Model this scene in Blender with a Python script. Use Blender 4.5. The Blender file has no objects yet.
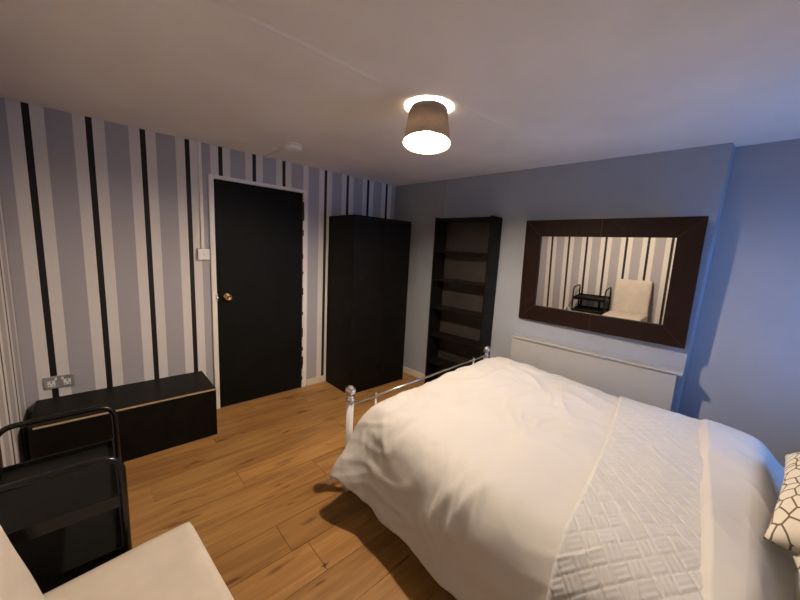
import bpy, bmesh, math, random
from mathutils import Vector, Matrix, noise
random.seed(7)
PI = math.pi
S = bpy.context.scene
COL = S.collection

# ------------------------------------------------------------------ camera
CR = Vector((0.73668148, -0.6742022, 0.05245741))
CU = Vector((0.06252525, 0.14514834, 0.9874323))
CF = Vector((0.67334314, 0.72414318, -0.14908276))
cam_data = bpy.data.cameras.new('camera')
cam = bpy.data.objects.new('camera', cam_data)
COL.objects.link(cam)
cam.matrix_world = Matrix(((CR.x, CU.x, -CF.x, 0.5928), (CR.y, CU.y, -CF.y, -3.1267),
                           (CR.z, CU.z, -CF.z, 1.4888), (0, 0, 0, 1)))
cam_data.sensor_width = 36.0
cam_data.lens = 332.92 * 36.0 / 800.0
cam_data.clip_start = 0.02
S.camera = cam

# ------------------------------------------------------------------ world, exposure
SKY_COL, SKY_STR = (0.10, 0.36, 1.0), 7.0
BULB_COL, BULB_STR = (1.0, 0.80, 0.60), 2250.0
w = bpy.data.worlds.new('sky'); S.world = w
w.use_nodes = True
bg = w.node_tree.nodes['Background']
bg.inputs[0].default_value = (*SKY_COL, 1); bg.inputs[1].default_value = SKY_STR
S.view_settings.view_transform = 'Standard'
S.view_settings.look = 'None'
S.view_settings.gamma = 1.0
S.view_settings.use_curve_mapping = False
S.view_settings.exposure = 0.62

# window portal: daylight enters by the window behind the camera
WX0, WX1, WZ0, WZ1, YR = 2.80, 3.30, 0.80, 1.75, -3.80
pl = bpy.data.lights.new('window_portal', 'AREA'); pl.shape = 'RECTANGLE'
pl.size, pl.size_y = WX1 - WX0, WZ1 - WZ0
pl.cycles.is_portal = True
po = bpy.data.objects.new('window_portal', pl); COL.objects.link(po)
po.location = ((WX0 + WX1) / 2, YR - 0.11, (WZ0 + WZ1) / 2)
po.rotation_euler = (PI / 2, 0, 0)

# ------------------------------------------------------------------ materials
def ramp(nt, stops, interp='LINEAR'):
    r = nt.nodes.new('ShaderNodeValToRGB'); cr = r.color_ramp; cr.interpolation = interp
    while len(cr.elements) > 1: cr.elements.remove(cr.elements[-1])
    cr.elements[0].position = stops[0][0]; cr.elements[0].color = (*stops[0][1], 1)
    for p, c in stops[1:]:
        e = cr.elements.new(p); e.color = (*c, 1)
    return r

def base_mat(name, col, rough=0.6, metal=0.0, spec=0.5, var=0.06, nscale=8.0, bump=0.0, bscale=60.0, sheen=0.0):
    m = bpy.data.materials.new(name); m.use_nodes = True
    nt = m.node_tree; b = nt.nodes['Principled BSDF']
    b.inputs['Roughness'].default_value = rough; b.inputs['Metallic'].default_value = metal
    b.inputs['Specular IOR Level'].default_value = spec
    if sheen: b.inputs['Sheen Weight'].default_value = sheen
    tc = nt.nodes.new('ShaderNodeTexCoord')
    n = nt.nodes.new('ShaderNodeTexNoise'); n.inputs['Scale'].default_value = nscale; n.inputs['Detail'].default_value = 5
    nt.links.new(tc.outputs['Object'], n.inputs['Vector'])
    lo = tuple(max(0, c * (1 - var)) for c in col); hi = tuple(min(1, c * (1 + var)) for c in col)
    r = ramp(nt, [(0.3, lo), (0.7, hi)])
    nt.links.new(n.outputs['Fac'], r.inputs['Fac']); nt.links.new(r.outputs['Color'], b.inputs['Base Color'])
    if bump:
        n2 = nt.nodes.new('ShaderNodeTexNoise'); n2.inputs['Scale'].default_value = bscale; n2.inputs['Detail'].default_value = 4
        nt.links.new(tc.outputs['Object'], n2.inputs['Vector'])
        bp = nt.nodes.new('ShaderNodeBump'); bp.inputs['Strength'].default_value = bump; bp.inputs['Distance'].default_value = 0.004
        nt.links.new(n2.outputs['Fac'], bp.inputs['Height']); nt.links.new(bp.outputs['Normal'], b.inputs['Normal'])
    return m

def wallpaper_mat():
    m = bpy.data.materials.new('striped_wallpaper'); m.use_nodes = True
    nt = m.node_tree; b = nt.nodes['Principled BSDF']; L = nt.links.new
    uv = nt.nodes.new('ShaderNodeUVMap')
    sep = nt.nodes.new('ShaderNodeSeparateXYZ'); L(uv.outputs['UV'], sep.inputs[0])
    fr = nt.nodes.new('ShaderNodeMath'); fr.operation = 'FRACT'
    ad = nt.nodes.new('ShaderNodeMath'); ad.operation = 'ADD'; ad.inputs[1].default_value = 100.0575
    L(sep.outputs['X'], ad.inputs[0]); L(ad.outputs[0], fr.inputs[0])
    W = (0.72, 0.695, 0.665); G = (0.41, 0.395, 0.42); K = (0.012, 0.011, 0.013)
    r = ramp(nt, [(0.0, K), (0.115, W), (0.335, G), (0.78, W)], 'CONSTANT')
    L(fr.outputs[0], r.inputs['Fac'])
    # fine vertical pin lines inside the paper
    sn = nt.nodes.new('ShaderNodeMath'); sn.operation = 'SINE'
    mu = nt.nodes.new('ShaderNodeMath'); mu.operation = 'MULTIPLY'; mu.inputs[1].default_value = 2 * PI * 24
    L(sep.outputs['X'], mu.inputs[0]); L(mu.outputs[0], sn.inputs[0])
    mr = nt.nodes.new('ShaderNodeMapRange'); mr.inputs['From Min'].default_value = -1; mr.inputs['To Min'].default_value = 0.95
    L(sn.outputs[0], mr.inputs['Value'])
    mx = nt.nodes.new('ShaderNodeMix'); mx.data_type = 'RGBA'; mx.blend_type = 'MULTIPLY'; mx.inputs['Factor'].default_value = 1
    L(r.outputs['Color'], mx.inputs['A']); L(mr.outputs['Result'], mx.inputs['B'])
    L(mx.outputs['Result'], b.inputs['Base Color'])
    b.inputs['Roughness'].default_value = 0.55; b.inputs['Specular IOR Level'].default_value = 0.3
    return m

def wood_mat():
    m = bpy.data.materials.new('oak_laminate'); m.use_nodes = True
    nt = m.node_tree; b = nt.nodes['Principled BSDF']; L = nt.links.new
    tc = nt.nodes.new('ShaderNodeTexCoord'); oi = nt.nodes.new('ShaderNodeObjectInfo')
    sc = nt.nodes.new('ShaderNodeMath'); sc.operation = 'MULTIPLY'; sc.inputs[1].default_value = 37.0
    L(oi.outputs['Random'], sc.inputs[0])
    cb = nt.nodes.new('ShaderNodeCombineXYZ'); L(sc.outputs[0], cb.inputs[0]); L(sc.outputs[0], cb.inputs[1]); L(sc.outputs[0], cb.inputs[2])
    va = nt.nodes.new('ShaderNodeVectorMath'); va.operation = 'ADD'; L(tc.outputs['Object'], va.inputs[0]); L(cb.outputs[0], va.inputs[1])
    def nz(sx, sy, scale, det, dist=0.0):
        mp = nt.nodes.new('ShaderNodeMapping'); mp.inputs['Scale'].default_value = (sx, sy, 1)
        n = nt.nodes.new('ShaderNodeTexNoise'); n.inputs['Scale'].default_value = scale; n.inputs['Detail'].default_value = det
        n.inputs['Distortion'].default_value = dist
        L(va.outputs[0], mp.inputs['Vector']); L(mp.outputs['Vector'], n.inputs['Vector']); return n
    a = nz(0.8, 9, 2.2, 6, 0.6); f = nz(1.5, 60, 3, 4); kn = nz(2.2, 9, 1.7, 2, 0.3)
    r1 = ramp(nt, [(0.25, (0.27, 0.130, 0.040)), (0.5, (0.40, 0.208, 0.067)), (0.75, (0.51, 0.292, 0.102))])
    L(a.outputs['Fac'], r1.inputs['Fac'])
    r2 = ramp(nt, [(0.3, (0.90, 0.88, 0.86)), (0.6, (1, 1, 1))]); L(f.outputs['Fac'], r2.inputs['Fac'])
    r3 = ramp(nt, [(0.26, (0.42, 0.34, 0.28)), (0.36, (1, 1, 1))]); L(kn.outputs['Fac'], r3.inputs['Fac'])
    tint = nt.nodes.new('ShaderNodeMapRange'); tint.inputs['To Min'].default_value = 0.88; tint.inputs['To Max'].default_value = 1.1
    L(oi.outputs['Random'], tint.inputs['Value'])
    cur = r1.outputs['Color']
    for other in (r2.outputs['Color'], r3.outputs['Color'], tint.outputs['Result']):
        mx = nt.nodes.new('ShaderNodeMix'); mx.data_type = 'RGBA'; mx.blend_type = 'MULTIPLY'; mx.inputs['Factor'].default_value = 1
        L(cur, mx.inputs['A']); L(other, mx.inputs['B']); cur = mx.outputs['Result']
    L(cur, b.inputs['Base Color'])
    b.inputs['Roughness'].default_value = 0.42; b.inputs['Specular IOR Level'].default_value = 0.4
    return m

def pillow_mat():
    m = bpy.data.materials.new('patterned_pillowcase'); m.use_nodes = True
    nt = m.node_tree; b = nt.nodes['Principled BSDF']; L = nt.links.new
    tc = nt.nodes.new('ShaderNodeTexCoord')
    mp = nt.nodes.new('ShaderNodeMapping'); mp.inputs['Scale'].default_value = (19, 27, 19); mp.inputs['Rotation'].default_value = (0, 0, 0.5)
    vo = nt.nodes.new('ShaderNodeTexVoronoi'); vo.feature = 'DISTANCE_TO_EDGE'; vo.inputs['Scale'].default_value = 1
    vo.voronoi_dimensions = '2D'
    L(tc.outputs['Object'], mp.inputs['Vector']); L(mp.outputs['Vector'], vo.inputs['Vector'])
    r = ramp(nt, [(0.0, (0.16, 0.12, 0.07)), (0.055, (0.16, 0.12, 0.07)), (0.075, (0.75, 0.70, 0.60))])
    L(vo.outputs['Distance'], r.inputs['Fac']); L(r.outputs['Color'], b.inputs['Base Color'])
    b.inputs['Roughness'].default_value = 0.85
    return m

def shade_mat():
    m = bpy.data.materials.new('lamp_shade_fabric'); m.use_nodes = True
    nt = m.node_tree; L = nt.links.new
    for n in list(nt.nodes):
        if n.type != 'OUTPUT_MATERIAL': nt.nodes.remove(n)
    out = [n for n in nt.nodes if n.type == 'OUTPUT_MATERIAL'][0]
    tc = nt.nodes.new('ShaderNodeTexCoord')
    n = nt.nodes.new('ShaderNodeTexNoise'); n.inputs['Scale'].default_value = 220
    L(tc.outputs['Object'], n.inputs['Vector'])
    r = ramp(nt, [(0.3, (0.11, 0.100, 0.093)), (0.7, (0.15, 0.137, 0.128))]); L(n.outputs['Fac'], r.inputs['Fac'])
    d = nt.nodes.new('ShaderNodeBsdfDiffuse'); L(r.outputs['Color'], d.inputs['Color'])
    t = nt.nodes.new('ShaderNodeBsdfTranslucent'); t.inputs['Color'].default_value = (0.24, 0.20, 0.17, 1)
    mx = nt.nodes.new('ShaderNodeMixShader'); mx.inputs[0].default_value = 0.11
    L(d.outputs[0], mx.inputs[1]); L(t.outputs[0], mx.inputs[2]); L(mx.outputs[0], out.inputs['Surface'])
    return m

def emit_mat(name, col, strength):
    m = bpy.data.materials.new(name); m.use_nodes = True
    nt = m.node_tree; b = nt.nodes['Principled BSDF']
    b.inputs['Base Color'].default_value = (*col, 1)
    b.inputs['Emission Color'].default_value = (*col, 1); b.inputs['Emission Strength'].default_value = strength
    return m

M = dict(
    paper=wallpaper_mat(), wood=wood_mat(), pillow=pillow_mat(), shade=shade_mat(),
    lilac=base_mat('lilac_grey_paint', (0.315, 0.342, 0.390), 0.6, var=0.04, nscale=3, bump=0.15, bscale=25, spec=0.35),
    alcove=base_mat('lilac_grey_paint_plain', (0.315, 0.342, 0.390), 0.6, var=0.03, nscale=3),
    panelpaint=base_mat('pale_grey_gloss_paint', (0.385, 0.385, 0.38), 0.4, var=0.03),
    ceil=base_mat('ceiling_paint', (0.80, 0.775, 0.75), 0.75, var=0.05, nscale=2.5, bump=0.2, bscale=9, spec=0.25),
    white=base_mat('white_gloss_paint', (0.82, 0.79, 0.73), 0.35, var=0.04),
    cream=base_mat('cream_skirting_paint', (0.66, 0.61, 0.50), 0.4, var=0.05),
    black=base_mat('black_door_paint', (0.008, 0.008, 0.007), 0.5, var=0.2, nscale=4, bump=0.1, bscale=14, spec=0.08),
    blackwood=base_mat('black_brown_veneer', (0.007, 0.006, 0.005), 0.45, var=0.3, nscale=14, bump=0.05, bscale=90, spec=0.10),
    backboard=base_mat('dark_brown_backboard', (0.028, 0.023, 0.020), 0.5, var=0.3, nscale=5),
    chip=base_mat('raw_chipboard_edge', (0.46, 0.33, 0.19), 0.7, var=0.2, nscale=120),
    leather=base_mat('dark_brown_leather', (0.015, 0.006, 0.0042), 0.5, var=0.25, nscale=30, bump=0.2, bscale=160, spec=0.12),
    stitch=base_mat('brown_stitching', (0.05, 0.025, 0.018), 0.7),
    linen=base_mat('white_cotton', (0.64, 0.625, 0.60), 0.85, var=0.025, nscale=4, bump=0.25, bscale=30, spec=0.2, sheen=0.1),
    quilt=base_mat('white_quilted_cotton', (0.61, 0.61, 0.61), 0.75, var=0.025, nscale=30, spec=0.25, sheen=0.1),
    mattress=base_mat('mattress_ticking', (0.7, 0.68, 0.64), 0.9),
    whitemetal=base_mat('white_enamel_metal', (0.72, 0.72, 0.74), 0.3, var=0.02),
    chrome=base_mat('polished_chrome', (0.78, 0.76, 0.74), 0.14, metal=1.0, var=0.03),
    satin=base_mat('brushed_steel', (0.55, 0.54, 0.53), 0.42, metal=0.75, var=0.1, nscale=40),
    brass=base_mat('aged_brass', (0.62, 0.42, 0.22), 0.25, metal=1.0, var=0.15),
    iron=base_mat('black_enamel_metal', (0.007, 0.007, 0.007), 0.25, var=0.2, spec=0.4),
    mesh=base_mat('charcoal_tray', (0.008, 0.008, 0.007), 0.5, spec=0.15, var=0.2, nscale=40),
    rubber=base_mat('black_rubber', (0.02, 0.02, 0.02), 0.8),
    uphol=base_mat('cream_upholstery', (0.61, 0.55, 0.47), 0.85, var=0.07, nscale=9, bump=0.1, bscale=120, spec=0.2),
    plastic=base_mat('white_plastic', (0.86, 0.85, 0.83), 0.35, var=0.02),
    dark=base_mat('dark_slot', (0.01, 0.01, 0.01), 0.7),
    concrete=base_mat('floor_screed', (0.05, 0.035, 0.02), 0.9),
    bulb=emit_mat('lit_bulb', BULB_COL, BULB_STR),
)
mm = bpy.data.materials.new('mirror_silver'); mm.use_nodes = True
b_ = mm.node_tree.nodes['Principled BSDF']
b_.inputs['Base Color'].default_value = (0.93, 0.92, 0.89, 1); b_.inputs['Metallic'].default_value = 1; b_.inputs['Roughness'].default_value = 0.015
M['mirror'] = mm
gm = bpy.data.materials.new('window_glass'); gm.use_nodes = True
b_ = gm.node_tree.nodes['Principled BSDF']
b_.inputs['Base Color'].default_value = (0.95, 0.97, 1, 1); b_.inputs['Transmission Weight'].default_value = 1; b_.inputs['Roughness'].default_value = 0
b_.inputs['IOR'].default_value = 1.02
M['glass'] = gm

# ------------------------------------------------------------------ helpers
def link(name, bm, mat, parent=None, smooth=False, loc=None, rz=None, props=None):
    me = bpy.data.meshes.new(name)
    bmesh.ops.recalc_face_normals(bm, faces=bm.faces) if not props or not props.get('keepn') else None
    bm.to_mesh(me); bm.free()
    if mat is not None: me.materials.append(M[mat])
    if smooth:
        for p in me.polygons: p.use_smooth = True
    o = bpy.data.objects.new(name, me); COL.objects.link(o)
    if parent: o.parent = parent
    if loc is not None: o.location = loc
    if rz is not None: o.rotation_euler = (0, 0, rz)
    return o

def thing(name, label, cat, loc=(0, 0, 0), rz=0, group=None):
    o = bpy.data.objects.new(name, None); COL.objects.link(o)
    o.empty_display_size = 0.1
    o.location = loc; o.rotation_euler = (0, 0, rz)
    return tag(o, label, cat, group)

def tag(o, label, cat, group=None):
    o['label'] = label; o['category'] = cat
    if group: o['group'] = group
    return o

def struct(o, label=None):
    o['kind'] = 'structure'
    if label: o['label'] = label
    return o

def box(bm, x0, x1, y0, y1, z0, z1, bev=0.0, seg=2):
    r = bmesh.ops.create_cube(bm, size=1.0)
    vs = r['verts']
    for q in vs:
        q.co = Vector(((x0 + x1) / 2 + q.co.x * (x1 - x0), (y0 + y1) / 2 + q.co.y * (y1 - y0), (z0 + z1) / 2 + q.co.z * (z1 - z0)))
    if bev:
        es = list({e for q in vs for e in q.link_edges})
        bmesh.ops.bevel(bm, geom=es, offset=bev, segments=seg, affect='EDGES', profile=0.5)
    return bm

def bx(*a, **k):
    return box(bmesh.new(), *a, **k)

def tube(bm, pts, r, n=12, cap=True):
    pts = [Vector(p) for p in pts]; rings = []
    up = None
    for i, p in enumerate(pts):
        if i == 0: d = pts[1] - p
        elif i == len(pts) - 1: d = p - pts[i - 1]
        else: d = (pts[i + 1] - p).normalized() + (p - pts[i - 1]).normalized()
        d.normalize()
        if up is None:
            up = Vector((0, 0, 1)) if abs(d.z) < 0.9 else Vector((1, 0, 0))
        a = d.cross(up).normalized(); u2 = a.cross(d).normalized(); up = u2
        rings.append([bm.verts.new(p + (a * math.cos(t) + u2 * math.sin(t)) * r) for t in [2 * PI * k / n for k in range(n)]])
    for i in range(len(rings) - 1):
        for k in range(n):
            bm.faces.new((rings[i][k], rings[i][(k + 1) % n], rings[i + 1][(k + 1) % n], rings[i + 1][k]))
    if cap:
        bm.faces.new(rings[0][::-1]); bm.faces.new(rings[-1])
    return bm

def lathe(bm, prof, n=24, c=(0, 0, 0), axis='z', cap=True):
    rings = []
    for r, h in prof:
        ring = []
        for k in range(n):
            a = 2 * PI * k / n
            if axis == 'z': p = (c[0] + r * math.cos(a), c[1] + r * math.sin(a), c[2] + h)
            elif axis == 'y': p = (c[0] + r * math.cos(a), c[1] + h, c[2] + r * math.sin(a))
            else: p = (c[0] + h, c[1] + r * math.cos(a), c[2] + r * math.sin(a))
            ring.append(bm.verts.new(p))
        rings.append(ring)
    for i in range(len(rings) - 1):
        for k in range(n):
            bm.faces.new((rings[i][k], rings[i][(k + 1) % n], rings[i + 1][(k + 1) % n], rings[i + 1][k]))
    if cap:
        bm.faces.new(rings[0][::-1]); bm.faces.new(rings[-1])
    return bm

def prism(poly, z0, z1):
    bm = bmesh.new()
    a = [bm.verts.new((x, y, z0)) for x, y in poly]; b = [bm.verts.new((x, y, z1)) for x, y in poly]
    bm.faces.new(a[::-1]); bm.faces.new(b)
    n = len(poly)
    for i in range(n): bm.faces.new((a[i], a[(i + 1) % n], b[(i + 1) % n], b[i]))
    return bm

def catmull(P, n):
    P = [Vector(p) for p in P]; Q = [P[0] * 2 - P[1]] + P + [P[-1] * 2 - P[-2]]; out = []
    for i in range(1, len(Q) - 2):
        for k in range(12):
            t = k / 12
            out.append(0.5 * ((2 * Q[i]) + (-Q[i - 1] + Q[i + 1]) * t + (2 * Q[i - 1] - 5 * Q[i] + 4 * Q[i + 1] - Q[i + 2]) * t * t
                              + (-Q[i - 1] + 3 * Q[i] - 3 * Q[i + 1] + Q[i + 2]) * t ** 3))
    out.append(P[-1])
    L = [0]
    for i in range(1, len(out)): L.append(L[-1] + (out[i] - out[i - 1]).length)
    res = []; j = 0
    for i in range(n):
        s = L[-1] * i / (n - 1)
        while j < len(L) - 2 and L[j + 1] < s: j += 1
        f = (s - L[j]) / max(1e-9, L[j + 1] - L[j]); res.append(out[j].lerp(out[j + 1], min(1, f)))
    return res, L[-1]

# ------------------------------------------------------------------ room shell
H = 2.2394
XL = 0.215                                   # left wall face
KB, XA = 0.0595, 3.3348                      # right wall: x = XA - KB*y
PHI = math.atan(KB)
xb = lambda y: XA - KB * y
YB = -2.8873                                 # where the wall steps back
XALC = 3.625

def striped_wall(name, face, segs, outer):
    """face: function(t,z)->point on the papered face; segs: list of (t0,t1,u0,u1); outer: function(t,z) back side"""
    bm = bmesh.new(); uvl = bm.loops.layers.uv.new('UVMap')
    for t0, t1, u0, u1 in segs:
        vs = [bm.verts.new(face(t0, 0)), bm.verts.new(face(t1, 0)), bm.verts.new(face(t1, H)), bm.verts.new(face(t0, H))]
        f = bm.faces.new(vs)
        for lp, uv in zip(f.loops, [(u0, 0), (u1, 0), (u1, H), (u0, H)]): lp[uvl].uv = uv
    ta, tb = segs[0][0], segs[-1][1]
    o = [outer(ta, 0), outer(tb, 0), outer(tb, H), outer(ta, H)]
    i = [face(ta, 0), face(tb, 0), face(tb, H), face(ta, H)]
    ov = [bm.verts.new(p) for p in o]; iv = [bm.verts.new(p) for p in i]
    fs = [bm.faces.new(ov[::-1])]
    for k in range(4): fs.append(bm.faces.new((iv[k], ov[k], ov[(k + 1) % 4], iv[(k + 1) % 4])))
    for f in fs:
        for lp in f.loops: lp[uvl].uv = (0.5, 0)
    bmesh.ops.remove_doubles(bm, verts=bm.verts, dist=1e-5)
    return struct(link(name, bm, 'paper'))

def piece(xs, i0, lo, hi):
    """segments through measured black stripe positions xs (phase i0..), extended to lo and hi"""
    s = []; p0 = xs[1] - xs[0]; p1 = xs[-1] - xs[-2]
    s.append((lo, xs[0], i0 - (xs[0] - lo) / p0, i0))
    for k in range(len(xs) - 1): s.append((xs[k], xs[k + 1], i0 + k, i0 + k + 1))
    s.append((xs[-1], hi, i0 + len(xs) - 1, i0 + len(xs) - 1 + (hi - xs[-1]) / p1))
    return s

segsF = (piece([0.352, 0.630, 0.912, 1.183], 0, XL - 0.1, 1.31) + piece([1.415, 1.683, 1.950], 20, 1.31, 2.198)
         + piece([2.387, 2.651, 2.923, 3.194], 40, 2.198, XA))
wf = striped_wall('wall_front', lambda t, z: (t, 0, z), segsF, lambda t, z: (t, 0.1, z))
y0 = -0.8065 + 0.2721 * 3
ys = [y0 - 0.2721 * k for k in range(16)]
segsL = []
cuts = [0.0] + [y for y in ys if YR < y < -0.001] + [YR]
for a, b in zip(cuts[:-1], cuts[1:]):
    segsL.append((a, b, (ys[0] - a) / 0.2721, (ys[0] - b) / 0.2721))
wl = striped_wall('wall_left', lambda t, z: (XL, t, z), segsL, lambda t, z: (XL - 0.1, t, z))

bm = prism([(XA, 0), (xb(YB), YB), (XALC, YB - 0.006), (XALC, YR), (XALC + 0.12, YR), (XALC + 0.12, 0)], 0, H)
for q in bm.verts:                            # the old wall's corner leans a little
    if q.co.z < 0.01 and abs(q.co.y - YB) < 0.05: q.co.y += 0.044; q.co.x = xb(q.co.y) if q.co.x < XALC - .01 else q.co.x
wr = struct(link('wall_right', bm, 'lilac'))
bm = bmesh.new()
for a in ((XL - 0.1, WX0, 0, H), (WX1, XALC + 0.12, 0, H), (WX0, WX1, 0, WZ0), (WX0, WX1, WZ1, H)):
    box(bm, a[0], a[1], YR - 0.2, YR, a[2], a[3])
wre = struct(link('wall_rear', bm, 'alcove'))
ceiling = struct(link('ceiling', bx(XL - 0.1, XALC + 0.12, YR - 0.2, 0.1, H, H + 0.1), 'ceil'))
# plaster seams on the ceiling
def seam(pts, wd, hgt):
    bm = bmesh.new(); rows = []
    for i, p in enumerate(pts):
        p = Vector((p[0], p[1], 0)); d = (Vector((*pts[min(i + 1, len(pts) - 1)], 0)) - Vector((*pts[max(i - 1, 0)], 0))).normalized()
        nrm = Vector((-d.y, d.x, 0))
        rows.append([bm.verts.new((p + nrm * o + Vector((0, 0, H + 0.002 - hh)))) for o, hh in ((-wd, 0), (-wd * .4, hgt * .8), (0.0, hgt), (wd * .4, hgt * .7), (wd, 0))])
    for a, b in zip(rows[:-1], rows[1:]):
        for k in range(4): bm.faces.new((a[k], a[k + 1], b[k + 1], b[k]))
    return bm
def wob(x0, y0_, x1, y1_, n, amp):
    return [(x0 + (x1 - x0) * i / n, y0_ + (y1_ - y0_) * i / n + amp * noise.noise(Vector((i * 0.6, x0, 0)))) for i in range(n + 1)]
link('plaster_seam', seam(wob(0.5, -1.822, 1.60, -1.822, 24, 0.006), 0.018, 0.008), 'ceil', ceiling, True)
link('plaster_seam', seam(wob(2.10, -1.95, 2.50, -1.985, 10, 0.006), 0.012, 0.006), 'ceil', ceiling, True)
link('plaster_seam', seam(wob(2.36, -2.02, 2.82, -2.02, 10, 0.008), 0.012, 0.006), 'ceil', ceiling, True)

# floor: screed with single laminate planks
floor = struct(link('floor', bx(XL - 0.1, XALC + 0.12, YR - 0.2, 0.1, -0.1, -0.012), 'concrete'))
PW, PLN = 0.195, 1.29
row = 0
y = -1.18 + PW * 6
while y > YR:
    ytop = min(y, 0.0); ybot = max(y - PW, YR)
    if ytop - ybot > 0.02:
        mid = (y + y - PW) / 2
        if -1.18 < mid < -0.98: off = 1.20
        elif -1.96 < mid < -1.76: off = 1.31
        else: off = (row * 0.437 + 0.31) % PLN
        x = off - PLN * 3
        while x < XALC:
            a, b = max(x, XL), min(x + PLN, XALC)
            if -0.35 > ytop > -3 and b > xb(ytop): b = min(b, XALC)
            if b - a > 0.03:
                cx, cy = (a + b) / 2, (ytop + ybot) / 2
                dz = random.uniform(-0.0005, 0)
                g = 0.0011
                link('plank', bx(a - cx + g, b - cx - g, ybot - cy + g, ytop - cy - g, -0.012, dz), 'wood', floor, loc=(cx, cy, 0))
            x += PLN
    y -= PW; row += 1

# chipped corner of a plank end
bm = bmesh.new()
vs = [bm.verts.new((0.02 * r * math.cos(a), 0.02 * r * math.sin(a), 0)) for a, r in ((0, 1.3), (.5, .3), (1.3, .9), (1.9, .25), (3.0, 1.0), (3.6, .3), (4.3, 1.1), (5.2, .35))]
f = bm.faces.new(vs); r = bmesh.ops.extrude_face_region(bm, geom=[f])
for q in [g for g in r['geom'] if isinstance(g, bmesh.types.BMVert)]: q.co.z += 0.0006
link('chipped_edge', bm, 'concrete', floor, loc=(1.31, -1.93, 0))

# skirting boards
def skirt(name, poly, z1=0.068):
    return struct(link(name, prism(poly, 0, z1), 'cream'))
skirt('baseboard_front', [(2.20, 0), (XA, 0), (XA, -0.012), (2.20, -0.012)])
n_ = Vector((-1, -KB)).normalized() * 0.014
skirt('baseboard_right', [(xb(-0.012), -0.012), (xb(YB + .05), YB + .05), (xb(YB + .05) + n_.x, YB + .05 + n_.y), (xb(-0.012) + n_.x, -0.012 + n_.y)])
skirt('baseboard_left', [(XL, -0.46), (XL, YR), (XL + 0.014, YR), (XL + 0.014, -0.46)])

# window behind the camera
win = thing('window_1', 'white framed window in the rear wall by the bed head', 'window', ((WX0 + WX1) / 2, YR - 0.1, WZ0))
del win['category']; struct(win)
hw, hh = (WX1 - WX0) / 2, WZ1 - WZ0
bm = bmesh.new()
for a in ((-hw, -hw + .05, 0, hh), (hw - .05, hw, 0, hh), (-hw + .05, hw - .05, 0, .05), (-hw + .05, hw - .05, hh - .05, hh)):
    box(bm, a[0], a[1], -0.03, 0.03, a[2], a[3])
link('window_frame', bm, 'white', win)
link('pane', bx(-hw + .05, hw - .05, -0.003, 0.003, .05, hh - .05), 'glass', win)
link('window_sill', bx(-hw, hw, 0.03, 0.16, -0.0, 0.02, bev=0.004), 'white', win)

# ------------------------------------------------------------------ door
DX0, DX1, DH = 1.356, 2.136, 1.981
door = struct(thing('door_1', 'flush black painted door in narrow white frame', 'door', ((DX0 + DX1) / 2, 0, 0)))
del door['category']
hw = (DX1 - DX0) / 2
link('door_leaf', bx(-hw + .003, hw - .003, -0.012, 0, 0.004, DH - .003, bev=0.002), 'black', door)
bm = bx(-hw - .038, -hw, -0.022, 0, 0, DH + .028, bev=0.003); link('frame_post', bm, 'white', door)
link('frame_post', bx(hw, hw + .042, -0.022, 0, 0, DH + .028, bev=0.003), 'white', door)
link('frame_head', bx(-hw, hw, -0.022, 0, DH, DH + .028, bev=0.003), 'white', door)
# knob
kx = 1.436 - (DX0 + DX1) / 2
bm = lathe(bmesh.new(), [(0.001, -0.012), (0.030, -0.012), (0.030, -0.016), (0.024, -0.020), (0.011, -0.023), (0.010, -0.040), (0.018, -0.046),
                         (0.027, -0.056), (0.029, -0.066), (0.025, -0.075), (0.016, -0.079), (0.015, -0.076), (0.001, -0.076)], 28, (kx, 0, 1.008), 'y', cap=False)
knob = link('door_knob', bm, 'brass', door, True)
link('latch_plate', bx(-hw - .012, -hw + .004, -0.025, -0.010, 0.975, 1.035, bev=0.002), 'satin', door)
link('latch_bolt', bx(-hw - .006, -hw + .008, -0.032, -0.022, 0.995, 1.012, bev=0.002), 'brass', door)
# black paint that has run over the edge of the frame
rng = random.Random(3)
zz = 0.08
while zz < 1.95:
    ln = rng.uniform(0.02, 0.11)
    link('paint_drip', bx(hw - .002, hw + rng.uniform(0.003, 0.008), -0.0232, -0.011, zz, zz + ln, bev=0.002), 'black', door)
    zz += ln + rng.uniform(0.02, 0.2)
for z in (0.25, 1.72):
    bm = lathe(bmesh.new(), [(0.007, 0), (0.007, 0.09)], 12, (hw + .003, -0.022, z)); link('hinge', bm, 'black', door, True)

# ------------------------------------------------------------------ switch, trunking, socket, alarm
def trunk(name, bm, mat, label):
    return tag(link(name, bm, mat), label, 'trunking')
trunk('cable_trunking', bx(1.252, 1.276, -0.016, 0, 1.414, H, bev=0.002), 'white', 'thin white vertical cable trunking above the light switch')
sw = thing('light_switch', 'white square pull-box light switch left of the black door', 'switch', (1.266, 0, 1.369))
link('back_box', bx(-.043, .043, -0.03, 0, -.043, .043, bev=0.003), 'plastic', sw)
pf = link('face_plate', bx(-.043, .043, -0.038, -0.03, -.043, .043, bev=0.003), 'plastic', sw)
rk = link('rocker', bx(-.009, .009, -0.044, -0.038, -.014, .014, bev=0.002), 'plastic', pf)
sw['label'] = 'white square light switch on the striped wall left of the door'

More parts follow.
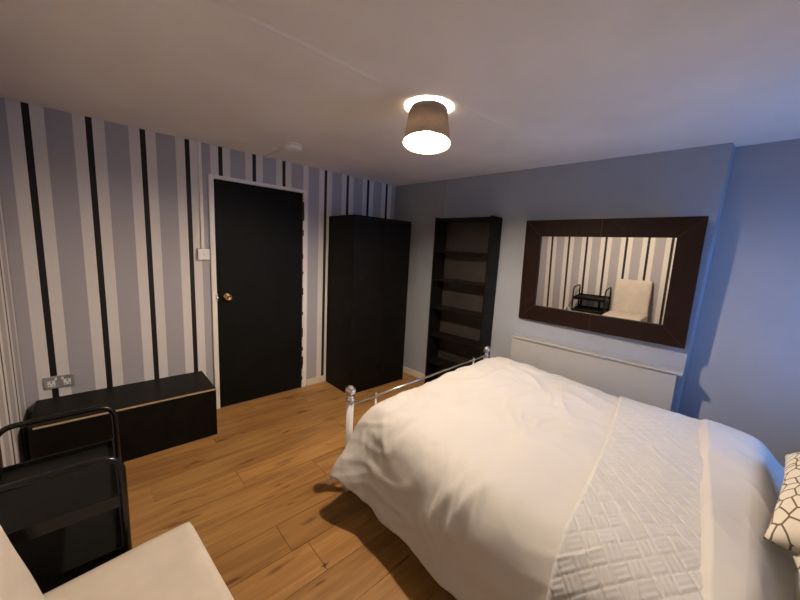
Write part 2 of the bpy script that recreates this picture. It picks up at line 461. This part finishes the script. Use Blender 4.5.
so = thing('double_socket', 'brushed metal double power socket above the black box', 'socket', (0.376, 0, 0.482))
link('face_plate', bx(-.075, .075, -0.009, 0, -.043, .043, bev=0.003), 'satin', so)
for s in (-1, 1):
    link('socket_insert', bx(s * .038 - .018, s * .038 + .018, -0.011, -0.009, -.026, .012, bev=0.001), 'plastic', so)
    bm = bmesh.new()
    box(bm, s * .038 - .003, s * .038 + .003, -0.0115, -0.011, -.002, .008)
    box(bm, s * .038 - .013, s * .038 - .006, -0.0115, -0.011, -.018, -.013)
    box(bm, s * .038 + .006, s * .038 + .013, -0.0115, -0.011, -.018, -.013)
    link('pin_slots', bm, 'dark', so)
    link('switch_rocker', bx(s * .016 - .006, s * .016 + .006, -0.014, -0.009, .014, .032, bev=0.001), 'plastic', so)

al = thing('smoke_alarm', 'round white smoke alarm on the ceiling in front of the door', 'smoke alarm', (1.775, -0.565, H))
link('base', lathe(bmesh.new(), [(0.001, 0), (0.066, 0), (0.066, -0.012), (0.001, -0.012)], 32, cap=False), 'plastic', al, False)
link('cover', lathe(bmesh.new(), [(0.064, -0.014), (0.067, -0.018), (0.066, -0.032), (0.058, -0.040), (0.001, -0.042)], 32, cap=False), 'plastic', al, True)
link('vent_ring', lathe(bmesh.new(), [(0.061, -0.011), (0.061, -0.016)], 32, cap=False), 'dark', al)
link('test_button', lathe(bmesh.new(), [(0.001, -0.045), (0.011, -0.045), (0.012, -0.040)], 16, (0.02, 0.01, 0), cap=False), 'white', al)
bm = bx(-.011, .011, 0, 0.50, -0.014, 0, bev=0.002)
trunk('cable_trunking', bm, 'ceil', 'thin cable trunking across the ceiling to the smoke alarm').location = (1.775, -0.5, H)
bpy.data.objects['cable_trunking.001'].location = (1.772, -0.502, H)
tk = trunk('cable_trunking', bx(-0.010, 0, -.016, .016, 1.835, H, bev=0.002), 'lilac', 'painted vertical cable trunking on the grey wall above the bookcase')
tk.location = (xb(-0.735), -0.735, 0); tk.rotation_euler = (0, 0, PHI)

# ------------------------------------------------------------------ pendant lamp
LX, LY = 1.931, -1.829
lamp = thing('ceiling_lamp', 'taupe tapered drum ceiling lamp, switched on', 'lamp', (LX, LY, H))
link('ceiling_rose', lathe(bmesh.new(), [(0.001, 0), (0.04, 0), (0.04, -0.012), (0.016, -0.03), (0.001, -0.03)], 24, cap=False), 'plastic', lamp, True)
link('lamp_holder', lathe(bmesh.new(), [(0.014, -0.03), (0.014, -0.045), (0.018, -0.05), (0.018, -0.105), (0.001, -0.105)], 20, cap=False), 'plastic', lamp, True)
TILT = Matrix.Translation((0, 0, -0.05)) @ Matrix.Rotation(math.radians(9), 4, Vector((-0.69, 0.72, 0))) @ Matrix.Translation((0, 0, 0.05))
def tilted(bm):
    bmesh.ops.transform(bm, matrix=TILT, verts=bm.verts); return bm
ZT, ZB = -0.031, -0.198
bm = lathe(bmesh.new(), [(0.1, ZT), (0.124, ZB), (0.1225, ZB), (0.0985, ZT), (0.1, ZT)], 56, cap=False)
sh = link('lamp_shade', tilted(bm), 'shade', lamp, True)
bm = bmesh.new()
for k in range(3):
    a = 2 * PI * k / 3 + 0.4
    tube(bm, [(0.017 * math.cos(a), 0.017 * math.sin(a), -0.052), (0.099 * math.cos(a), 0.099 * math.sin(a), -0.036)], 0.0016, 6)
link('shade_carrier', tilted(bm), 'whitemetal', lamp)
for rr, zz in ((0.0995, ZT), (0.1235, ZB)):
    bm = bmesh.new()
    tube(bm, [(rr * math.cos(2 * PI * k / 48), rr * math.sin(2 * PI * k / 48), zz) for k in range(49)], 0.0014, 6, cap=False)
    link('shade_ring', tilted(bm), 'stitch', sh)
bprof = [(0.001, -0.200), (0.012, -0.198), (0.022, -0.190), (0.028, -0.177), (0.028, -0.162), (0.022, -0.144), (0.014, -0.126), (0.012, -0.106)]
link('bulb', tilted(lathe(bmesh.new(), bprof, 20, cap=False)), 'bulb', lamp, True)

# ------------------------------------------------------------------ wardrobe
WX_, WXE, WD, WH = 2.4244, 3.1641, 0.4769, 1.7928
wd = thing('wardrobe', 'tall plain black wardrobe in the corner beside the door', 'wardrobe', ((WX_ + WXE) / 2, -0.014, 0))
hw = (WXE - WX_) / 2; D = WD - 0.014; T = 0.018
for s in (-1, 1):
    link('side_panel', bx(min(s * hw, s * (hw - T)), max(s * hw, s * (hw - T)), -D, 0, 0, WH - 0.018, bev=0.001), 'blackwood', wd)
link('top_panel', bx(-hw, hw, -D, 0, WH - 0.018, WH, bev=0.001), 'blackwood', wd)
link('bottom_panel', bx(-hw + T, hw - T, -D + .02, -0.004, 0.06, 0.078), 'blackwood', wd)
link('back_panel', bx(-hw + T, hw - T, -0.004, 0, 0.02, WH - 0.018), 'blackwood', wd)
link('plinth', bx(-hw + T, hw - T, -D + 0.006, -D + 0.02, 0.006, 0.06), 'blackwood', wd)
for a, b in ((-hw + T, -0.0007), (0.0007, hw - T)):
    link('door', bx(a + .0007, b - .0007, -D, -D + 0.016, 0.0604, WH - 0.0195, bev=0.0006), 'blackwood', wd)

# ------------------------------------------------------------------ bookcase (against the right wall)
def wall_frame(yc):
    return (xb(yc), yc, 0)
BY0, BY1, BH, BD = -0.797, -1.43, 1.829, 0.205
yc = (BY0 + BY1) / 2; hl = (BY0 - BY1) / 2 / math.cos(PHI) + 0.002
bc = thing('bookcase', 'tall empty dark brown bookcase with open shelves against grey wall', 'bookcase', wall_frame(yc), PHI)
T = 0.02
gap = -0.016                                  # clears the skirting
for s in (-1, 1):
    link('side_panel', bx(-BD, gap, min(s * hl, s * (hl - T)), max(s * hl, s * (hl - T)), 0, BH, bev=0.001), 'blackwood', bc)
link('back_panel', bx(gap - 0.006, gap, -hl + T, hl - T, 0.02, BH - 0.01), 'backboard', bc)
link('top_panel', bx(-BD + .004, gap - 0.006, -hl + T, hl - T, BH - 0.03, BH - 0.008, bev=0.001), 'blackwood', bc)
for z in (1.494, 1.207, 0.911, 0.619, 0.326, 0.075):
    link('shelf', bx(-BD + .008, gap - 0.006, -hl + T, hl - T, z - 0.012, z + 0.008, bev=0.001), 'blackwood', bc)
link('plinth', bx(-BD + .02, -BD + .036, -hl + T, hl - T, 0, 0.062), 'blackwood', bc)

# ------------------------------------------------------------------ boxed panel below the mirror
yc = (-1.672 - 2.832) / 2; hl = (2.832 - 1.672) / 2
pb = thing('wall_boxing', 'grey painted boxed-in panel with thin top ledge below the mirror', 'panel', wall_frame(yc), PHI)
link('front_panel', bx(-0.08, -0.065, -hl, hl, 0.0, 0.757, bev=0.0015), 'panelpaint', pb)
for s in (-1, 1):
    link('end_panel', bx(-0.065, -0.014, min(s * hl, s * (hl - .018)), max(s * hl, s * (hl - .018)), 0.0, 0.757), 'panelpaint', pb)
link('top_ledge', bx(-0.094, -0.001, -hl - .030, hl + .004, 0.762, 0.780, bev=0.002), 'panelpaint', pb)

# ------------------------------------------------------------------ mirror
a_, t_ = 0.036, 0.050
n = Vector((math.cos(a_) * math.cos(t_), math.sin(a_) * math.cos(t_), math.sin(t_)))   # away from the room
ex = Vector((math.sin(a_), -math.cos(a_), 0))            # to the right as seen from the room
ey = (-n).cross(ex).normalized()
if ey.z < 0: ey = -ey
mc = Vector((3.4205, -2.2675, 1.3665))
mir = thing('wall_mirror', 'wide wall mirror with padded dark brown leather frame', 'mirror')
mir.matrix_world = Matrix(((ex.x, ey.x, -n.x, mc.x), (ex.y, ey.y, -n.y, mc.y), (ex.z, ey.z, -n.z, mc.z), (0, 0, 0, 1)))
mw, mh, fw = 1.160 / 2, 0.857 / 2, 0.134
link('backing_board', bx(-mw + .01, mw - .01, -mh + .01, mh - .01, -0.024, -0.006), 'dark', mir)
link('glass', bx(-mw + fw - .01, mw - fw + .01, -mh + fw - .01, mh - fw + .01, -0.006, -0.002), 'mirror', mir)
def pad(poly, h0=-0.006, h1=0.018, inset=0.012):
    """padded leather section over polygon (ccw list of xy)"""
    bm = prism(poly, h0, h1)
    bm.normal_update()
    top = [f for f in bm.faces if f.normal.z > 0.9][0]
    es = list(top.edges)
    bmesh.ops.bevel(bm, geom=es, offset=inset, segments=3, affect='EDGES', profile=0.6)
    return bm
iw, ih = mw - fw, mh - fw
g = 0.0008
secs = [[(-mw, mh), (-iw, ih), (-g, ih), (-g, mh)], [(g, mh), (g, ih), (iw, ih), (mw, mh)],
        [(-mw, -mh), (-g, -mh), (-g, -ih), (-iw, -ih)], [(g, -mh), (mw, -mh), (iw, -ih), (g, -ih)],
        [(-mw, mh - g), (-mw, -mh + g), (-iw, -ih + g), (-iw, ih - g)], [(mw, -mh + g), (mw, mh - g), (iw, ih - g), (iw, -ih + g)]]
for p in secs: link('frame_section', pad(p, inset=0.006), 'leather', mir, False)
for (x0, y0_), (x1, y1_) in (((-iw, ih), (-mw, mh)), ((iw, ih), (mw, mh)), ((-iw, -ih), (-mw, -mh)), ((iw, -ih), (mw, -mh)), ((0, ih), (0, mh)), ((0, -ih), (0, -mh))):
    d = Vector((x1 - x0, y1_ - y0_, 0)).normalized() * 0.006; o = Vector((-d.y, d.x, 0)) * 0.0
    p0 = Vector((x0, y0_, 0.0165)) + d; p1 = Vector((x1, y1_, 0.0165)) - d
    link('seam_stitching', tube(bmesh.new(), [p0, p1], 0.0014, 6), 'stitch', mir)

# ------------------------------------------------------------------ low black box by the socket
XBX0, XBX1, DB, HB = 0.262, 1.225, 0.447, 0.376
bb = thing('storage_box', 'long low black box with bare chipboard edge against the striped wall', 'storage box', ((XBX0 + XBX1) / 2, -0.004, 0))
hw = (XBX1 - XBX0) / 2; T = 0.016; d = DB - 0.004
link('top_panel', bx(-hw, hw, -d + .001, 0, HB - T, HB, bev=0.0008), 'blackwood', bb)
link('edge_strip', bx(-hw + .02, hw, -d - .0008, -d + .001, HB - T + .003, HB - .001), 'chip', bb)
link('front_panel', bx(-hw, hw, -d, -d + T, 0, HB - T - .0005), 'blackwood', bb)
for s in (-1, 1):
    link('end_panel', bx(min(s * hw, s * (hw - T)), max(s * hw, s * (hw - T)), -d + T, 0, 0, HB - T - .0005), 'blackwood', bb)
link('back_panel', bx(-hw + T, hw - T, -0.006, 0, 0, HB - T - .0005), 'blackwood', bb)

# ------------------------------------------------------------------ metal trolley
tr = thing('trolley', 'black metal trolley rack with looped handles beside the cream chair', 'trolley', (0.455, -1.555, 0))
def loop_pts(hw, zt, r, y, z0):
    P = [(-hw, y, z0), (-hw, y, zt - r)]
    for k in range(1, 9): P.append((-hw + r - r * math.cos(PI / 2 * k / 8), y, zt - r + r * math.sin(PI / 2 * k / 8)))
    for k in range(0, 9): P.append((hw - r + r * math.sin(PI / 2 * k / 8), y, zt - r + r * math.cos(PI / 2 * k / 8)))
    P.append((hw, y, z0)); return P
for yy in (0.222, -0.222):
    link('end_frame', tube(bmesh.new(), loop_pts(0.167, 0.768, 0.055, yy, 0.055), 0.0105, 12), 'iron', tr, True)
for z in (0.600, 0.400, 0.115):
    bm = bx(-.155, .155, -.212, .212, z - .004, z)
    t1 = link('tray', bm, 'mesh', tr)
    bm = bmesh.new()
    for a in ((-.158, .158, .209, .214), (-.158, .158, -.214, -.209), (-.158, -.153, -.209, .209), (.153, .158, -.209, .209)):
        box(bm, a[0], a[1], a[2], a[3], z - .022, z + .020)
    link('tray_rim', bm, 'iron', t1)
for sx in (-1, 1):
    for sy in (-1, 1):
        c = link('caster', lathe(bmesh.new(), [(0.001, -.010), (0.022, -.010), (0.025, -.006), (0.025, .006), (0.022, .010), (0.001, .010)], 20, (sx * .167, sy * .222, .025), 'x', cap=False), 'rubber', tr, True)
        link('caster_fork', bx(sx * .167 - .013, sx * .167 + .013, sy * .222 - .008, sy * .222 + .008, .046, .060, bev=.002), 'iron', c)

# ------------------------------------------------------------------ cream chair
def cushion(L, W, T, nx=26, ny=26, puff=0.012, seed=0, bev=0.022):
    """soft cushion centred at origin, lying flat"""
    bm = bmesh.new(); box(bm, -L / 2, L / 2, -W / 2, W / 2, -T / 2, T / 2)
    bmesh.ops.subdivide_edges(bm, edges=bm.edges, cuts=14, use_grid_fill=True)
    for q in bm.verts:
        c = q.co.copy(); h = Vector((L / 2 - bev, W / 2 - bev, T / 2 - bev))
        inner = Vector((max(-h.x, min(h.x, c.x)), max(-h.y, min(h.y, c.y)), max(-h.z, min(h.z, c.z))))
        d = c - inner
        if d.length > 1e-6: c = inner + d.normalized() * min(bev, d.length if max(abs(d.x), abs(d.y), abs(d.z)) >= d.length - 1e-6 else bev)
        fx = 1 - (2 * c.x / L) ** 2; fy = 1 - (2 * c.y / W) ** 2
        s = 1 if c.z > 0 else -1
        if abs(c.z) > T / 2 - bev - 1e-4: c.z += s * puff * max(0, fx) ** .6 * max(0, fy) ** .6
        c.z += 0.004 * noise.noise(Vector((c.x * 7 + seed, c.y * 7, s)))
        q.co = c
    return bm
ch = thing('side_chair', 'cream upholstered armless chair in the near left corner', 'chair', (0.60, -2.05, 0))
link('seat', cushion(0.43, 0.47, 0.13, seed=3, puff=0.006, bev=0.012), 'uphol', ch, True, loc=(0.012, -0.005, 0.375)).rotation_euler = (0, -0.02, 0.09)
bm = bmesh.new()
bk = link('backrest', cushion(0.60, 0.45, 0.085, seed=8, puff=0.005, bev=0.016), 'uphol', ch, True, loc=(-0.262, -0.012, 0.615))
bk.rotation_euler = (0, math.radians(-103), -0.04)
link('seat_base', bx(-0.18, 0.20, -.20, .20, 0.25, 0.30, bev=.004), 'blackwood', ch)
for sx, sy in ((-.16, -.18), (-.16, .18), (.18, -.18), (.18, .18)):
    link('leg', lathe(bmesh.new(), [(0.014, 0), (0.021, 0.25)], 12, (sx, sy, 0)), 'blackwood', ch, True)

# ------------------------------------------------------------------ bed
bed = thing('double_bed', 'white metal double bed frame with chrome ball finials on its foot posts', 'bed', (2.384, -2.6, 0))
PXL, PXR, PYF, PYH = 1.668 - 2.384, 3.098 - 2.384, -1.584 + 2.6, -3.74 + 2.6
for px, py, zt in ((PXL, PYF, 0.585), (PXR, PYF, 0.595), (PXL, PYH, 1.0), (PXR, PYH, 1.0)):
    p = link('post', lathe(bmesh.new(), [(0.012, 0), (0.021, 0.004), (0.021, zt)], 20, (px, py, 0)), 'whitemetal', bed, True)
    link('collar', lathe(bmesh.new(), [(0.021, zt), (0.025, zt + .003), (0.025, zt + .018), (0.018, zt + .024), (0.022, zt + .032), (0.013, zt + .040)], 20, (px, py, 0)), 'chrome', p, True)
    bp = [(0.033 * math.sin(PI * k / 14) + 1e-4, zt + .068 - 0.033 * math.cos(PI * k / 14)) for k in range(15)]
    link('finial', lathe(bmesh.new(), bp, 24, (px, py, 0), cap=False), 'chrome', p, True)
link('top_rail', tube(bmesh.new(), [(PXL + .02, PYF, 0.560), (PXR - .02, PYF, 0.612)], 0.0085, 12), 'chrome', bed, True)
link('bottom_rail', tube(bmesh.new(), [(PXL + .02, PYF, 0.30), (PXR - .02, PYF, 0.30)], 0.0085, 12), 'whitemetal', bed, True)
link('head_rail', tube(bmesh.new(), [(PXL + .02, PYH, 0.93), (PXR - .02, PYH, 0.93)], 0.0085, 12), 'chrome', bed, True)
for x in (1.864 - 2.384, 2.910 - 2.384):
    zt = 0.560 + 0.052 * (x - PXL) / (PXR - PXL)
    s = link('spindle', tube(bmesh.new(), [(x, PYF, 0.30), (x, PYF, zt)], 0.0075, 10), 'whitemetal', bed, True)
    link('spindle_cap', lathe(bmesh.new(), [(0.010, zt - .01), (0.0105, zt + .008), (0.006, zt + .012), (0.007, zt + .018), (0.0002, zt + .026)], 12, (x, PYF, 0), cap=False), 'chrome', s, True)
for px in (PXL + .015, PXR - .015):
    link('side_rail', bx(px - .012, px + .012, PYH + .02, PYF - .02, 0.26, 0.31, bev=.003), 'whitemetal', bed)
for k in range(9):
    yk = PYH + .15 + k * (PYF - PYH - .3) / 8
    link('slat', bx(PXL + .027, PXR - .027, yk - .03, yk + .03, 0.29, 0.305), 'chip', bed)
mt = bmesh.new(); box(mt, 1.70, 3.07, -3.70, -1.70, 0.305, 0.53, bev=0.03, seg=3)
tag(link('mattress', mt, 'mattress', None, True), 'pale mattress under the white duvet', 'mattress')

# duvet surface: cross-section (x,z) swept along the bed
SEC = [(3.245, .30), (3.25, .40), (3.225, .50), (3.14, .578), (3.0, .612), (2.75, .625), (2.4, .622), (2.05, .617), (1.86, .612), (1.745, .593), (1.668, .53), (1.628, .43), (1.602, .33), (1.585, .24), (1.572, .16)]
NS = 170
sec, SLEN = catmull([(a, b, 0) for a, b in SEC], NS)
snrm = []
for i in range(NS):
    d = (sec[min(i + 1, NS - 1)] - sec[max(i - 1, 0)]).normalized()
    nn = Vector((d.y, -d.x, 0))
    snrm.append(nn if nn.y > 0 or abs(nn.y) < .6 else -nn)
mid = NS // 2
if snrm[mid].y < 0: snrm = [-q for q in snrm]
LONG = [(-1.658, .27), (-1.642, .17), (-1.650, .085), (-1.69, .022), (-1.77, .0), (-2.0, 0), (-2.6, 0), (-3.1, 0.0), (-3.24, .02), (-3.31, .10), (-3.325, .16)]
NL = 190
lon, LLEN = catmull([(a, b, 0) for a, b in LONG], NL)
def smooth(a, b, x):
    t = max(0, min(1, (x - a) / (b - a))); return t * t * (3 - 2 * t)
def wrinkle(u, y, top):
    v3 = lambda *a: Vector(a)
    dr = smooth(1.84, 2.08, u)                      # 0 on top, 1 on the hanging side
    h = 0.016 * noise.noise(v3(u * 2.3 + y, y * 2.1 - u * .4, 1.3))
    wx = 0.16 * noise.noise(v3(u * 3, y * 3, 21)); wy = 0.16 * noise.noise(v3(u * 3, y * 3, 33))
    def crease(ang, f1, f2, seed, sharp):
        c, sn = math.cos(ang), math.sin(ang); uu, yy = u + wx, y + wy
        p = v3((uu * c + yy * sn) * f1, (-uu * sn + yy * c) * f2, seed)
        m = smooth(-.15, .35, noise.noise(v3(u * 2.4, y * 2.4, seed + 5)))
        return m * max(0, 1 - abs(noise.noise(p)) * sharp) ** 1.6
    h += 0.017 * crease(0.5, 1.1, 4.2, 4.1, 3.5) + 0.014 * crease(2.2, 1.3, 5.0, 8.7, 3.8)
    h += 0.010 * crease(1.2, 2.5, 9.0, 15.3, 3.2) + 0.009 * crease(-.4, 2.5, 10.0, 19.1, 3.0)
    h += 0.0035 * noise.noise(v3(u * 14, y * 12, 2)) + 0.0015 * noise.noise(v3(u * 32, y * 30, 6))
    fold = noise.noise(v3(y * 4.2 + (u - 1.8) * 2.3, (u - 1.8) * 1.1, 7.7)) + .5 * noise.noise(v3(y * 9 + u * 3, u * 1.5, 3.2))
    h *= 1 - 0.6 * smooth(-2.45, -2.75, y)
    h += dr * 0.026 * fold
    return h
def duvet_pt(si, y, drop, lift=0.0, flat=1.0):
    """point on the bedding surface at cross-section position si (float index), long position y"""
    si = max(0, min(NS - 1.001, si)); i = int(si); f = si - i
    c = sec[i].lerp(sec[i + 1], f); nn = snrm[i].lerp(snrm[i + 1], f).normalized()
    u = SLEN * si / (NS - 1)
    wtop = smooth(0.1, 0.5, c.y - .1)
    tilt = 0.032 * smooth(2.2, 3.0, c.x)
    h = wrinkle(u, y, wtop) * flat + lift
    x = c.x + nn.x * h; z = c.y + nn.y * h + tilt * smooth(-2.6, -1.9, y)
    z -= drop * (0.25 + 0.75 * wtop)
    # the hem hangs a little higher at the foot corner
    if c.y < .4 and c.x < 2: z += 0.07 * smooth(-2.0, -1.68, y) * smooth(.4, .15, c.y)
    if c.x < 2: x -= 0.075 * smooth(-1.9, -2.6, y) * smooth(1.98, 1.72, c.x) * (0.25 + 0.75 * smooth(.2, .5, c.y))
    if c.x < 2: x -= 0.055 * smooth(-1.95, -1.68, y) * smooth(.5, .2, c.y)
    return Vector((x, y, z))
def sheet(name, rows, mat, lip=0.0):
    """rows: list of lists of points -> closed thin cloth with depth"""
    bm = bmesh.new()
    V = [[bm.verts.new(p) for p in r] for r in rows]
    for a, b in zip(V[:-1], V[1:]):
        for k in range(len(a) - 1): bm.faces.new((a[k], a[k + 1], b[k + 1], b[k]))
    o = link(name, bm, mat, None, True)
    s = o.modifiers.new('thickness', 'SOLIDIFY'); s.thickness = lip; s.offset = -1
    return o
rows = [[duvet_pt(i, lon[j].x, lon[j].y) for i in range(NS)] for j in range(NL)]
duv = sheet('duvet', rows, 'linen', 0.012)
tag(duv, 'rumpled white duvet spread over the bed and hanging down its side', 'duvet')

# quilted runner, diamond parquet quilting in relief
def quilt_h(a, b):
    c = 0.064
    u = (a + b) / c; v = (a - b) / c
    iu, iv = math.floor(u), math.floor(v); fu, fv = u - iu, v - iv
    edge = min(fu, 1 - fu, fv, 1 - fv)
    h = min(1, edge / 0.08) * 0.0042
    t = fu if (iu + iv) % 2 == 0 else fv
    ph = abs((t * 3) % 1 - .5) * 2
    return h + 0.0034 * (1 - ph ** 4)
NA, NB = 440, 110
rows = []
sA, sB = 22.0, NS - 3.0                       # from the wall side to the hem on the near side
for i in range(NA + 1):
    si = sA + (sB - sA) * i / NA; u = SLEN * si / (NS - 1)
    x = sec[int(si)].x
    f = (3.02 - x) / 1.5
    ya = -2.62 - 0.235 * f - 0.012 * math.sin(f * 5); yb_ = -3.06 - 0.15 * f
    r = []
    for k in range(NB + 1):
        y = ya + (yb_ - ya) * k / NB
        e = min(k, NB - k) / NB
        r.append(duvet_pt(si, y, 0.0, 0.010 + quilt_h(u, y) * smooth(0, .03, e), 0.9))
    rows.append(r)
run = sheet('bed_runner', rows, 'quilt', 0.006)
tag(run, 'white quilted bed runner with diamond stitching laid across the duvet', 'bed runner')

# plain turned-back top sheet by the pillows
rows = []
NA, NB = 170, 60
for i in range(NA + 1):
    si = 14 + (NS - 3 - 14) * i / NA; x = sec[int(si)].x; f = (3.02 - x) / 1.5
    u = SLEN * si / (NS - 1)
    ya = -3.00 - 0.165 * f; yb_ = -3.345
    r = []
    for k in range(NB + 1):
        t = k / NB; y = ya + (yb_ - ya) * t
        drop = 0.0
        if y < -3.22: drop = 0.12 * (1 - smooth(-3.36, -3.20, y)) ** 1.5
        puff = 0.018 * smooth(0, .12, t) * (1 - smooth(.25, .85, t))
        h = 0.016 + puff + 0.011 * noise.noise(Vector((u * 2.2 + 3, y * 7, 5))) + 0.008 * noise.noise(Vector((u * 5, y * 4 + u * 2, 1)))
        r.append(duvet_pt(si, y, drop, h, 0.8))
    rows.append(r)
ts = sheet('top_sheet', rows, 'linen', 0.008)
tag(ts, 'plain white sheet turned back between quilted runner and pillows', 'sheet')

# pillows
def pillow(label, loc, rot, L=0.68, W=0.44, T=0.15, seed=0):
    bm = bmesh.new(); n1, n2 = 44, 30
    for side in (1, -1):
        V = []
        for i in range(n1 + 1):
            r = []
            for k in range(n2 + 1):
                u = -1 + 2 * i / n1; v = -1 + 2 * k / n2
                pinch = 1 - 0.07 * (1 - abs(u) ** 2) * abs(v) ** 4; pinch2 = 1 - 0.07 * (1 - abs(v) ** 2) * abs(u) ** 4
                th = (max(0, 1 - abs(u) ** 3.2) * max(0, 1 - abs(v) ** 3.2)) ** .55
                z = side * (T / 2 * th) + 0.012 * th * noise.noise(Vector((u * 2 + seed, v * 2, side)))
                r.append(bm.verts.new((u * L / 2 * pinch2, v * W / 2 * pinch, z)))
            V.append(r)
        for a, b in zip(V[:-1], V[1:]):
            for k in range(n2): bm.faces.new((a[k], a[k + 1], b[k + 1], b[k]))
    bmesh.ops.remove_doubles(bm, verts=bm.verts, dist=0.0004)
    o = link('pillow', bm, 'pillow', None, True, loc=loc); o.rotation_euler = rot
    return tag(o, label, 'pillow', 'line-patterned pillows at the bed head')
pillow('cream pillow with brown line pattern, farther one beside the blue-lit wall', (2.435, -3.47, 0.712), (math.radians(-15), math.radians(-4), math.radians(-5)), W=0.40, T=0.19)
pillow('cream pillow with brown line pattern, nearer one at the bottom right corner', (1.83, -3.51, 0.675), (math.radians(-10), 0, math.radians(3)), L=0.54, W=0.38, T=0.15, seed=5)
